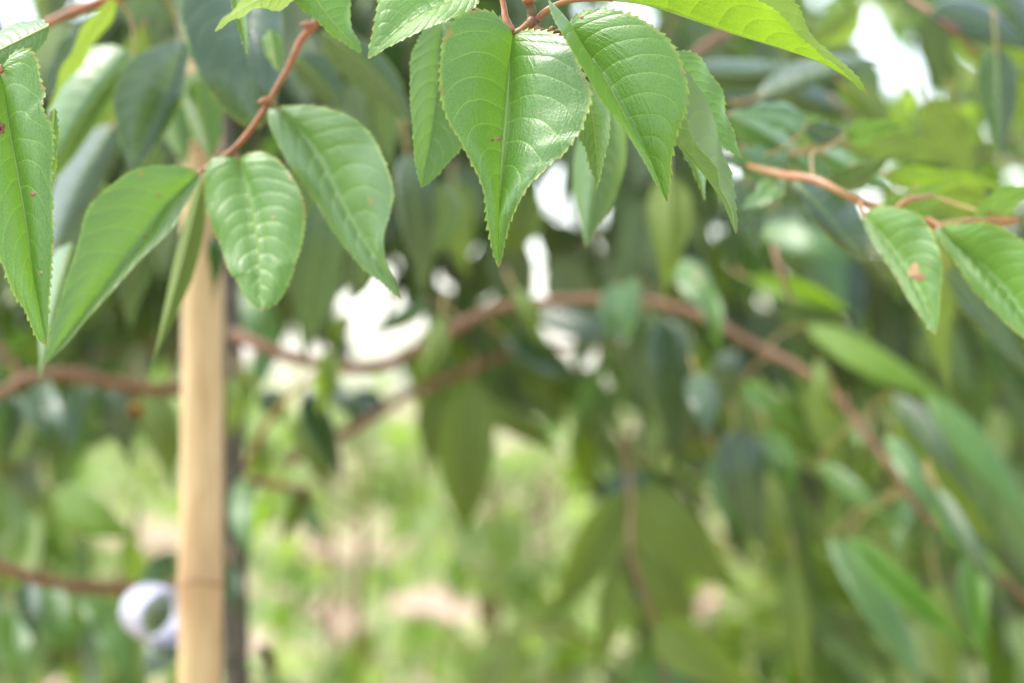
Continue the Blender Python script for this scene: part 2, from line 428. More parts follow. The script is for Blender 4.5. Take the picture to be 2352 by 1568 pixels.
# ================================================== branch A: the sprig in focus, top centre
GB = 'leafy cherry branches hanging in front'
A = thing('cherry_branch', P(1212, -60, 1.0), 'leafy branch end in sharp focus at top centre with two broad glossy toothed leaves', 'branch', GB)
_, pa = twig(A, [(1190, -160, 1.02), (1205, -60, 1.01), (1210, -5, 1.0), (1220, 25, 1.0), (1219, 55, 1.0)], [.0027, .0022, .0019, .0021, .0017], M_TWIGB, rough=.3, buds=0)
_, pa2 = twig(A, [(1219, 52, 1.0), (1200, 68, 1.003), (1178, 78, 1.004)], [.0018, .0016, .0012], M_RED)
mb = MB(); mb.blob(P(1221, 52, .998), .0020, sq=1.3); mb.blob(P(1232, 46, 1.0), .0018); mb.blob(P(1214, 2, .998), .0026, sq=.7)
mb.build('bud', M_TWIG, A)
_, pa3 = twig(A, [(1145, -40, 1.01), (1157, 15, 1.008), (1162, 45, 1.006), (1178, 76, 1.004)], [.0010, .0011, .0014, .0017], M_RED)
# broad heart-shaped leaf
add_leaf(A, tleaf([(1176, 82), (1172, 132), (1169, 176), (1164, 249), (1157, 322), (1152, 381), (1149, 440), (1146, 530), (1145, 614)],
    [(1160, 62), (1129, 36), (1100, 28), (1065, 32), (1044, 47), (1027, 73), (1015, 103), (1010, 138), (1008, 182), (1011, 217), (1020, 252), (1034, 287), (1052, 314), (1067, 352), (1081, 381), (1100, 422), (1112, 457), (1122, 520), (1133, 580)],
    [(1190, 79), (1215, 74), (1260, 78), (1295, 92), (1317, 118), (1337, 164), (1355, 199), (1361, 229), (1350, 264), (1338, 299), (1318, 327), (1294, 362), (1267, 382), (1243, 404), (1223, 422), (1205, 451), (1185, 490), (1172, 520), (1160, 562), (1152, 598)],
    1.006, dt=-.034, dep=-.008, da=-.006, db=-.020), 'fresh', hero=True, seed=3, tint=.35, bulge=.0035, wave=.0010,
    marks=[(1146, 319, 8, 6, M_PALE), (1147, 319, 4.5, 4, M_HOLE), (1130, 322, 4, 3.5, M_SCAR)],
    label='broad heart shaped leaf in sharp focus with a tiny hole', path=pa2, smat=M_RED, stalk=None)
# leaf folded up on its left half
add_leaf(A, tleaf([(1299, 74), (1343, 123), (1387, 179), (1422, 243), (1456, 308), (1490, 375), (1532, 465)],
    [(1282, 46), (1258, 4), (1262, 34), (1293, 88), (1337, 164), (1367, 219), (1416, 283), (1454, 336), (1495, 405)],
    [(1305, 62), (1318, 44), (1345, 30), (1385, 26), (1430, 30), (1475, 48), (1515, 75), (1545, 105), (1565, 145), (1576, 195), (1572, 245), (1560, 290), (1550, 330), (1540, 380), (1536, 430)],
    1.004, dt=-.030, dep=-.014, da=-.026, db=-.002), 'fresh', hero=True, seed=8, tint=.8, bulge=.0022, wave=.0012,
    marks=[(1335, 40, 5, 4, M_SCAR)], label='bright leaf folded along its midrib beside the heart shaped one', smat=M_RED,
    stalk=[(1222, 54, 1.0), (1232, 68, .998), (1262, 76, .998)], sr=.0013)
mb = MB(); mb.blob(P(1269, 66, .994), .0011); mb.blob(P(1264, 68, .995), .0009); mb.build('gland', M_RED, A)
# long leaf seen from below, top right
add_leaf(A, tleaf([(1385, -2), (1445, 4), (1533, 22), (1581, 42), (1687, 79), (1797, 113), (1896, 150), (1950, 183), (1992, 219)],
    [(1450, -110), (1600, -170), (1730, -100), (1811, 2), (1828, 20), (1842, 42), (1858, 72), (1883, 100), (1899, 112), (1927, 140), (1956, 166), (1977, 190)],
    [(1420, -60), (1500, -110), (1620, -80), (1690, -35), (1735, 4), (1768, 26), (1797, 48), (1822, 70), (1844, 92), (1874, 113), (1896, 135), (1925, 156), (1945, 177), (1969, 201)],
    1.0, dt=-.02, dep=-.005, da=.035, db=-.018), 'lime', hero=True, seed=11, tint=.45, bulge=-.001, wave=.0014, under=True,
    label='long yellow green leaf seen from below at top right', smat=M_RED, stalk=[(1230, 50, 1.002), (1262, 20, 1.0), (1310, 2, 1.0)], sr=.0012)
# narrow folded leaf with sharp teeth
add_leaf(A, tleaf([(1520, 262), (1548, 322), (1584, 362), (1621, 406), (1650, 447), (1669, 483), (1683, 523), (1690, 537)],
    [(1560, 150), (1599, 203), (1628, 249), (1650, 293), (1658, 329), (1665, 359), (1676, 395), (1681, 425), (1689, 461), (1693, 494), (1694, 520)],
    [(1550, 235), (1568, 266), (1592, 304), (1606, 333), (1632, 373), (1647, 399), (1658, 432), (1669, 454), (1680, 490), (1685, 520)],
    1.012, dt=-.004, da=.03, db=-.015), 'mid', hero=True, seed=14, tint=.3, bulge=.0008, wave=.0012, under=True, path=pa,
    label='narrow folded leaf with sharp teeth and a brown tip', stalk=None)
add_leaf(A, pleaf(1550, 120, 1703, 363, 70, 60, 1.06, bow=-20, da=.01, db=-.01), 'fresh', seed=15, tint=.5, path=pa, stalk=None)
add_leaf(A, pleaf(1345, 190, 1372, 434, 42, 46, 1.03, bow=8, da=.01), 'mid', seed=16, tint=.55, stalk=None)
add_leaf(A, tleaf([(1010, 50), (1003, 200), (988, 320), (967, 432)],
    [(1040, 60), (1085, 130), (1090, 230), (1065, 330), (1020, 385), (985, 420)],
    [(975, 70), (945, 130), (942, 200), (946, 290), (953, 360), (962, 410)], 1.10, dt=-.03, db=-.012), 'mid', seed=17, tint=.85, path=pa, stalk=None)
add_leaf(A, tleaf([(1120, -30), (1000, 20), (920, 70), (845, 135)],
    [(1090, 15), (1040, 45), (985, 65), (930, 90), (885, 112), (860, 127)],
    [(1050, -90), (950, -90), (885, -40), (866, 20), (858, 80), (850, 112)], 1.05, da=-.01, db=.012), 'fresh', seed=18, tint=.95, bulge=.0015, path=pa)
add_leaf(A, tleaf([(690, -60), (740, 20), (790, 80), (829, 123)],
    [(780, -60), (803, -10), (802, 40), (808, 70), (826, 103)],
    [(655, -20), (690, 12), (722, 45), (760, 75), (800, 105)], 1.06, da=.01, db=.0), 'fresh', seed=19, tint=1.0, stalk=None)
add_leaf(A, tleaf([(700, -30), (620, -8), (550, 25), (493, 73)],
    [(650, 15), (580, 22), (540, 42), (512, 62)], [(640, -30), (575, -8), (530, 22), (505, 52)], 1.06, da=-.01, db=.02), 'lime', seed=20, tint=.9, under=True, stalk=None)
add_leaf(A, pleaf(538, -30, 568, 125, 16, 14, 1.08, da=.02), 'mid', seed=21, tint=.5, stalk=None)
add_leaf(A, pleaf(1565, 315, 1619, 460, 22, 14, 1.09, bow=8, da=.02), 'mid', seed=22, tint=.4, stalk=None)
add_leaf(A, pleaf(1395, 235, 1345, 570, 68, 62, 1.26, da=.02, db=.03), 'mid', seed=23, tint=.45, stalk=None)

SPREAD = 1.5
# ================================================== branch B: sprig left of centre, slightly soft
B = thing('cherry_branch', P(722, 40, 1.13), 'red twig left of centre with three broad hanging leaves in front of the bamboo cane', 'branch', GB)
_, pb = twig(B, [(760, 10, 1.13), (722, 58, 1.13), (690, 95, 1.13), (662, 155, 1.13), (625, 220, 1.13), (580, 292, 1.13), (545, 335, 1.13), (512, 362, 1.13), (465, 392, 1.13)],
    [.0026, .0022, .0017, .0014, .0013, .0013, .0015, .0015, .0011], M_TWIG, rough=.2, buds=2, seed=2)
add_leaf(B, tleaf([(455, 398), (380, 480), (330, 560), (270, 640), (200, 720), (140, 790), (103, 835)],
    [(458, 412), (430, 470), (390, 535), (330, 595), (262, 670), (205, 730), (155, 788)],
    [(425, 385), (350, 383), (290, 402), (240, 440), (203, 480), (178, 555), (166, 600), (143, 680), (118, 765)], 1.13, dt=-.04, da=-.008, db=-.006),
    'mid', seed=31, tint=.8, bulge=.003, path=pb, smat=M_RED, marks=[(366, 450, 6, 4, M_PALE), (332, 542, 6, 3, M_PALE)], label='long leaf pointing down left from the red twig')
add_leaf(B, tleaf([(548, 366), (565, 420), (580, 480), (590, 550), (597, 620), (600, 716)],
    [(585, 352), (628, 362), (665, 400), (690, 440), (702, 480), (696, 540), (686, 590), (668, 640), (642, 690)],
    [(510, 362), (477, 385), (470, 430), (482, 490), (505, 560), (530, 620), (558, 668), (582, 700)], 1.13, dt=-.032, da=-.006, db=.006),
    'fresh', seed=32, tint=.75, bulge=.003, path=pb, smat=M_RED, marks=[(668, 412, 5, 4, M_PALE), (628, 500, 4, 3, M_PALE)], label='short blunt tipped leaf hanging from the red twig')
add_leaf(B, tleaf([(640, 248), (700, 310), (745, 380), (780, 450), (830, 540), (870, 600), (921, 688)],
    [(685, 244), (750, 248), (810, 270), (860, 320), (890, 380), (905, 440), (898, 500), (886, 550), (892, 610), (910, 650)],
    [(618, 262), (630, 310), (670, 380), (702, 430), (750, 500), (790, 560), (830, 610), (872, 645)], 1.14, dt=-.045, da=-.014, db=.002),
    'mid', seed=33, tint=.6, bulge=.0035, path=pb, smat=M_RED, label='long glossy leaf with a curled tip')
add_leaf(B, pleaf(462, 410, 350, 835, 40, 22, 1.18, bow=6, da=.01, db=.02), 'olive', seed=34, tint=.5, under=True, stalk=None)
add_leaf(B, pleaf(165, 560, 92, 870, 34, 44, 1.2, bow=-6, db=.02), 'mid', seed=35, tint=.4, stalk=None)
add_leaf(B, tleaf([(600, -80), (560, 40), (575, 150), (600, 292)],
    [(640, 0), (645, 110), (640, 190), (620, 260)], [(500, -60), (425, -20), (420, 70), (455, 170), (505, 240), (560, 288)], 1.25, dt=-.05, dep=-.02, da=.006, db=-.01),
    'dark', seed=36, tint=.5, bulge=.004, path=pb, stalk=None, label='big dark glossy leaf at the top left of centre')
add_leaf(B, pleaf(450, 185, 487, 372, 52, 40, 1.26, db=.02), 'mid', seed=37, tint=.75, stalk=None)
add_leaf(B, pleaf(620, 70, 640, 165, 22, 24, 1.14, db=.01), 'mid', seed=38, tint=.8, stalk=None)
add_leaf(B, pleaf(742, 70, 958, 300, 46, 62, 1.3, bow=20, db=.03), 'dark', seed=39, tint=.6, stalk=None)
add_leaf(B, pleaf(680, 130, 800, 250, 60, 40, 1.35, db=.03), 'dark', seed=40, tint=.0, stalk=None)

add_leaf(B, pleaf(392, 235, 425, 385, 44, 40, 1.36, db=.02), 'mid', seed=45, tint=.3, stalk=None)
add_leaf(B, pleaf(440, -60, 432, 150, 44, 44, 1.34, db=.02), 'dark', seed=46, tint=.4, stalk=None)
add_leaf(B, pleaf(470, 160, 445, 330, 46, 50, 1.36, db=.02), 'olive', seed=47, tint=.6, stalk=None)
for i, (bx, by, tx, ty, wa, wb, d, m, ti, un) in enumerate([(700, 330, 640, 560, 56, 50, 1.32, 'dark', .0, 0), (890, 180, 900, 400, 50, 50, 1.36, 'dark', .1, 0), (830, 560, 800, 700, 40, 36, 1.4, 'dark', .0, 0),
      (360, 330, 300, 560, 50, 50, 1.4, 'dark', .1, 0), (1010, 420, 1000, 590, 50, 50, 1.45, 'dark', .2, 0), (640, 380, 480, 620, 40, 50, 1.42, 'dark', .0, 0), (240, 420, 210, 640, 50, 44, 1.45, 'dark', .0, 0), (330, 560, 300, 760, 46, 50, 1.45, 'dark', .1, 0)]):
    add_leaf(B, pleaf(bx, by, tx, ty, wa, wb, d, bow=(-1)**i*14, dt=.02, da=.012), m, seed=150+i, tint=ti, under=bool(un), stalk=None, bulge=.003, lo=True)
SPREAD = 1.0
# ================================================== branch C: far left, sharp
Cb = thing('cherry_branch', P(-40, 60, 1.0), 'branch end at the left edge with one long sharply focused drooping leaf', 'branch', GB)
_, pc = twig(Cb, [(-160, 60, 1.02), (-60, 120, 1.0), (-15, 150, 1.0), (6, 166, 1.0)], [.0022, .0018, .0016, .0012], M_RED)
add_leaf(Cb, tleaf([(5, 168), (15, 256), (23, 308), (33, 359), (42, 410), (54, 476), (66, 555), (77, 641), (92, 717), (107, 794)],
    [(35, 125), (72, 118), (90, 150), (97, 190), (106, 214), (98, 240), (103, 262), (122, 300), (124, 360), (122, 430), (121, 500), (120, 570), (118, 640), (112, 700), (110, 755)],
    [(-20, 190), (-52, 280), (-62, 360), (-50, 460), (-28, 540), (2, 605), (22, 655), (42, 692), (62, 722), (76, 757), (90, 782)], 1.008, dt=-.035, dep=-.005, da=-.002, db=-.012),
    'fresh', hero=True, seed=41, tint=.6, bulge=.003, wave=.0012, path=pc, smat=M_RED, marks=[(76, 446, 7, 5, M_SCAR), (4, 296, 9, 14, M_SCAR), (2, 296, 5, 9, M_HOLE), (94, 626, 5, 4, M_PALE), (8, 172, 8, 12, M_SCAR)], label='long drooping leaf at the left edge with brown blotches')
add_leaf(Cb, pleaf(112, 60, -70, 150, 50, 44, 1.03, db=.02), 'mid', seed=42, tint=.7, stalk=None)
add_leaf(Cb, pleaf(125, 250, 110, 480, 14, 20, 1.03), 'fresh', seed=43, tint=.9, stalk=None)

SPREAD = 1.35
# ================================================== branch E: soft leaves upper left
E = thing('cherry_branch', P(200, 0, 1.3), 'red brown twig crossing the top left corner with pale blurred leaves below it', 'branch', GB)
_, pe = twig(E, [(460, -90, 1.3), (330, -30, 1.3), (220, 8, 1.3), (150, 35, 1.3), (90, 65, 1.3), (30, 90, 1.3)], [.0038, .0034, .0032, .003, .0026, .0018], M_TWIG, rough=.25, buds=3, seed=4)
add_leaf(E, tleaf([(422, 95), (400, 170), (360, 260), (300, 396)], [(428, 110), (422, 200), (392, 275), (350, 345)],
    [(380, 103), (310, 128), (272, 180), (259, 235), (268, 300), (288, 370)], 1.32, dt=-.05, da=.006, db=-.02), 'dark', seed=51, tint=1.0, bulge=.003, path=pe)
add_leaf(E, tleaf([(308, 128), (240, 200), (180, 290), (118, 410)], [(312, 140), (262, 215), (200, 310), (140, 395)],
    [(250, 108), (192, 125), (155, 170), (122, 240), (113, 330)], 1.3, dep=-.01, da=.02, db=.02), 'mid', seed=52, tint=.9, bulge=.003, path=pe)
add_leaf(E, pleaf(268, -8, 106, 262, 30, 20, 1.22, bow=-10, da=.02, db=-.01), 'olive', seed=53, tint=.95, under=True, path=pe)
add_leaf(E, pleaf(225, 30, 90, 240, 55, 30, 1.36, bow=-10), 'dark', seed=54, tint=.4, path=pe)
add_leaf(E, pleaf(262, 285, 108, 640, 55, 60, 1.42, bow=-20, db=.02), 'dark', seed=55, tint=.6, path=pe)
add_leaf(E, pleaf(330, 60, 190, 350, 50, 34, 1.45, bow=10), 'olive', seed=56, tint=.5, under=True, path=pe)
add_leaf(E, pleaf(360, 200, 450, 330, 60, 60, 1.5), 'olive', seed=57, tint=.7, path=pe)
add_leaf(E, pleaf(320, -40, 300, 60, 60, 60, 1.42), 'dark', seed=58, tint=.2, under=True, path=pe)
add_leaf(E, pleaf(250, 290, 150, 470, 34, 40, 1.5), 'dark', seed=59, tint=.2, path=pe)

SPREAD = 1.5
# ================================================== branch D: right
D = thing('cherry_branch', P(1790, 400, 1.17), 'salmon red twig on the right running towards the edge above two drooping leaves', 'branch', GB)
_, pd = twig(D, [(1690, 372, 1.27), (1745, 388, 1.23), (1800, 402, 1.2), (1870, 412, 1.18), (1945, 448, 1.17), (2020, 480, 1.17), (2085, 498, 1.17), (2150, 518, 1.17), (2230, 508, 1.17), (2340, 506, 1.18)],
    [.0007, .0009, .0014, .0018, .0020, .0020, .0019, .0021, .0016, .0012], M_RED, rough=.25, buds=2, seed=7)
twig(D, [(2055, 488, 1.17), (2085, 460, 1.17), (2145, 449, 1.18)], [.0017, .0014, .0009], M_RED)
add_leaf(D, tleaf([(1985, 488), (2040, 560), (2095, 640), (2130, 710), (2149, 770)],
    [(2030, 476), (2100, 486), (2138, 525), (2160, 580), (2166, 640), (2158, 710)],
    [(1988, 515), (2012, 562), (2058, 632), (2092, 692), (2122, 735)], 1.16, dt=-.04, da=-.012, db=.0), 'fresh', seed=61, tint=.7, bulge=.003, path=pd, smat=M_RED,
    marks=[(2098, 622, 12, 18, M_PALE), (2112, 636, 16, 7, M_SCAR), (2146, 750, 7, 16, M_SCAR)], label='leaf with a pinkish scar and a red tip')
add_leaf(D, tleaf([(2158, 520), (2200, 560), (2270, 620), (2330, 690), (2400, 800)],
    [(2200, 513), (2270, 514), (2335, 540), (2385, 590), (2410, 680), (2412, 750)],
    [(2150, 535), (2190, 592), (2232, 660), (2292, 722), (2350, 772)], 1.15, dt=-.04, da=-.014, db=.0), 'fresh', seed=62, tint=.65, bulge=.0035, path=pd, smat=M_RED,
    label='glossy leaf cut by the right edge')
add_leaf(D, tleaf([(1818, 408), (1870, 460), (1930, 530), (1992, 602)], [(1870, 412), (1940, 442), (1978, 500), (1990, 560)],
    [(1830, 445), (1870, 505), (1920, 560), (1965, 592)], 1.22, dep=-.01, da=.02), 'dark', seed=63, tint=.9, bulge=.003, path=pd)
add_leaf(D, tleaf([(1690, 345), (1720, 370), (1752, 405), (1783, 448)], [(1760, 335), (1812, 350), (1805, 395), (1790, 430)],
    [(1685, 360), (1700, 390), (1730, 410), (1765, 432)], 1.25, da=.02), 'mid', seed=64, tint=.8, path=pd)
add_leaf(D, pleaf(1672, 262, 1880, 410, 40, 38, 1.27, bow=10, da=.02), 'mid', seed=65, tint=.8, path=pd)
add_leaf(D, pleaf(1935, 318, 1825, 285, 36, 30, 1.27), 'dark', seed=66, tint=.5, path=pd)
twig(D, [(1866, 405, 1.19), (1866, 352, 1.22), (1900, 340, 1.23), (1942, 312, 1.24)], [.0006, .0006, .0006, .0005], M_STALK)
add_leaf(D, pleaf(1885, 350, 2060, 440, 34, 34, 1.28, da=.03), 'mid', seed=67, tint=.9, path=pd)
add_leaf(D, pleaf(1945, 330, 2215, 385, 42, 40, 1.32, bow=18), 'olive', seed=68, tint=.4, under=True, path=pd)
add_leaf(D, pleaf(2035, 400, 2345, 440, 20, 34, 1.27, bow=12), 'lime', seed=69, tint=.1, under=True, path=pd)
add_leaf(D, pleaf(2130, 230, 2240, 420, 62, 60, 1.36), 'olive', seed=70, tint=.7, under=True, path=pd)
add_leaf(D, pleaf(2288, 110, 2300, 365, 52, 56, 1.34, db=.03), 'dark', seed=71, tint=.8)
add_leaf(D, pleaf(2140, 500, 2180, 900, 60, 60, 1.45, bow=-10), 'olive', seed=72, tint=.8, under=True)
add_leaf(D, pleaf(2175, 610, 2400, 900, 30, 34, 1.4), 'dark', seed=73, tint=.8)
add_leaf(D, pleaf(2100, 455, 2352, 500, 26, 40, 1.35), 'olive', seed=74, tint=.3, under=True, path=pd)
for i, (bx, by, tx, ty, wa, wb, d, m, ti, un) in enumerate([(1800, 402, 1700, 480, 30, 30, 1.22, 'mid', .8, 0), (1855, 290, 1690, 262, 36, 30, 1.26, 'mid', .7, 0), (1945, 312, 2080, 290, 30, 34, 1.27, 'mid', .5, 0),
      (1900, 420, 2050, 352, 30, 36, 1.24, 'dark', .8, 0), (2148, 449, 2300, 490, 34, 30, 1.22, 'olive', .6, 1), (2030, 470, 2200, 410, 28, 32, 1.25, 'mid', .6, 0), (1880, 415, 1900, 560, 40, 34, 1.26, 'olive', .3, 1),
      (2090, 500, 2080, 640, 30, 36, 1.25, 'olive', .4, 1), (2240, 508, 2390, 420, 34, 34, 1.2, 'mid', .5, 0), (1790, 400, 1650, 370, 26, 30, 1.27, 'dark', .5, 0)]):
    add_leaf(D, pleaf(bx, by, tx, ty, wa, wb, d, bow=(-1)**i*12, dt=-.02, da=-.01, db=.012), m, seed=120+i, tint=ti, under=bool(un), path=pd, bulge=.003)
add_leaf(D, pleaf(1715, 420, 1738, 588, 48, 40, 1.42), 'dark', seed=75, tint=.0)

SPREAD = 1.35
# ================================================== branch F: upper right
F = thing('cherry_branch', P(2100, -30, 1.5), 'thin brown twig in the top right corner with dark leaves and bright sky gaps', 'branch', GB)
_, pf = twig(F, [(2030, -60, 1.6), (2100, 0, 1.55), (2160, 45, 1.5), (2210, 90, 1.5), (2250, 130, 1.5)], [.0032, .0028, .0022, .0018, .0012], M_BRANCH, rough=.2, buds=2)
FL = [(2140, 20, 2370, 120, 50, 60, 1.5, 'dark', .3, 0), (2180, 60, 2400, 190, 40, 40, 1.55, 'olive', .3, 1), (2080, -20, 2330, 30, 50, 40, 1.6, 'mid', .4, 0),
      (2300, -20, 2400, 120, 60, 60, 1.7, 'dark', .5, 0), (1740, 225, 2030, 140, 42, 26, 1.45, 'dark', .9, 0), (1590, 165, 1860, 150, 38, 42, 1.5, 'dark', 1.0, 0),
      (1930, 190, 2060, 330, 46, 40, 1.5, 'olive', .4, 1), (2075, 215, 2110, 330, 34, 40, 1.6, 'lime', 1, 1), (1980, 20, 1850, 110, 40, 40, 1.7, 'olive', .4, 1),
      (2200, 250, 2270, 330, 60, 50, 1.7, 'lime', .9, 1), (1640, 200, 1800, 260, 50, 50, 1.6, 'dark', .1, 0), (1800, 200, 1990, 260, 40, 34, 1.6, 'dark', .0, 0),
      (1850, 195, 1830, 350, 40, 40, 1.7, 'mid', .9, 0), (1960, 270, 2130, 330, 36, 46, 1.5, 'olive', .7, 0)]
for i, (bx, by, tx, ty, wa, wb, d, m, ti, un) in enumerate(FL):
    add_leaf(F, pleaf(bx, by, tx, ty, wa, wb, d, bow=(-1)**i*14, da=.02, db=.02*(i % 2)), m, seed=80+i, tint=ti, under=bool(un), path=pf, bulge=.003)
twig(F, [(1700, 60, 1.62), (1650, 85, 1.6), (1578, 135, 1.58)], [.0036, .0032, .0024], M_BRANCH)

SPREAD = 1.0
# ================================================== the cherry tree behind the cane
def dd_(d): return 1+(d-1)*1.33
TD = dd_(1.8)
T = thing('cherry_tree', (P(535, 800, TD).x, TD, 0), 'young cherry tree with thin dark trunk and a long arching leafy branch', 'tree')
tx0 = P(535, 800, TD).x
mb = MB(); mb.tube([Vector((tx0+.012, TD, -.05)), Vector((tx0+.006, TD, .5)), P(542, 1568, TD), P(533, 1200, TD), P(528, 800, TD), P(516, 400, TD+.03), P(470, 0, TD+.07), P(440, -700, TD+.1)],
    [.034, .024, .0135, .0125, .0112, .010, .009, .007], n=18, rough=.14, seg=110)
mb.build('trunk', M_TRUNK, T)
def branch(pts, radii, m=M_BRANCH, label=None, parent=T):
    pts = [(x, y, dd_(d)) for x, y, d in pts]; radii = [r*.95 for r in radii]
    mb = MB(); pp = [P(*p) for p in pts]; mb.tube(pp, radii, n=10, rough=.34, seg=len(pp)*9)
    o = mb.build('branch', m, parent)
    if label: o['label'] = label
    return o, cr(pp, 30)
g1, G = branch([(525, 760, 1.8), (600, 795, 1.78), (700, 828, 1.78), (800, 845, 1.78), (880, 838, 1.8), (960, 800, 1.82), (1050, 750, 1.84), (1150, 706, 1.86), (1300, 690, 1.86), (1450, 685, 1.84),
    (1560, 708, 1.82), (1650, 745, 1.8), (1750, 800, 1.78), (1850, 852, 1.76), (1925, 915, 1.74), (2000, 1010, 1.72), (2070, 1105, 1.7), (2120, 1178, 1.7), (2200, 1240, 1.7), (2290, 1315, 1.7), (2420, 1430, 1.7)],
    [.0058, .0054, .005, .0048, .0046, .0042, .0038, .0036, .0033, .003, .0026, .002], label='long branch arching right and down')
h1, H = branch([(530, 900, 1.82), (410, 895, 1.8), (300, 888, 1.76), (200, 865, 1.72), (90, 860, 1.7), (0, 902, 1.7), (-120, 960, 1.7)], [.0062, .0058, .0055, .005, .0042, .0035], label='red brown branch running left')
i1, I = branch([(530, 1330, 1.82), (410, 1345, 1.8), (280, 1350, 1.78), (130, 1338, 1.74), (0, 1300, 1.7), (-120, 1240, 1.7)], [.0062, .006, .0055, .0052, .0042], label='lower branch running left')
j1, J = branch([(60, 880, 1.9), (0, 800, 1.9), (-100, 700, 1.9)], [.004, .004, .003])
k1, K = branch([(660, 1060, 2.05), (830, 970, 2.05), (950, 900, 2.08), (1080, 845, 2.1), (1200, 800, 2.15), (1400, 790, 2.2)], [.006, .0055, .005, .0045, .003])
l1, Lb = branch([(540, 1110, 1.83), (560, 1078, 1.82), (610, 980, 1.8), (660, 910, 1.78), (740, 850, 1.76)], [.003, .003, .0026, .0022], M_STALK, label='slender pale green shoot')
m1, Mm = branch([(545, 1100, 1.82), (600, 1105, 1.8), (690, 1125, 1.78)], [.0042, .0036, .0025])
n1, Nn = branch([(1430, 1000, 1.95), (1450, 1150, 1.9), (1450, 1270, 1.86), (1500, 1420, 1.85), (1535, 1600, 1.85)], [.0022, .0022, .002, .0015])
o1, Oo = branch([(1820, 700, 1.5), (1800, 640, 1.5), (1775, 560, 1.52)], [.001, .0022, .0018], M_DRY, label='dark withered shoot')
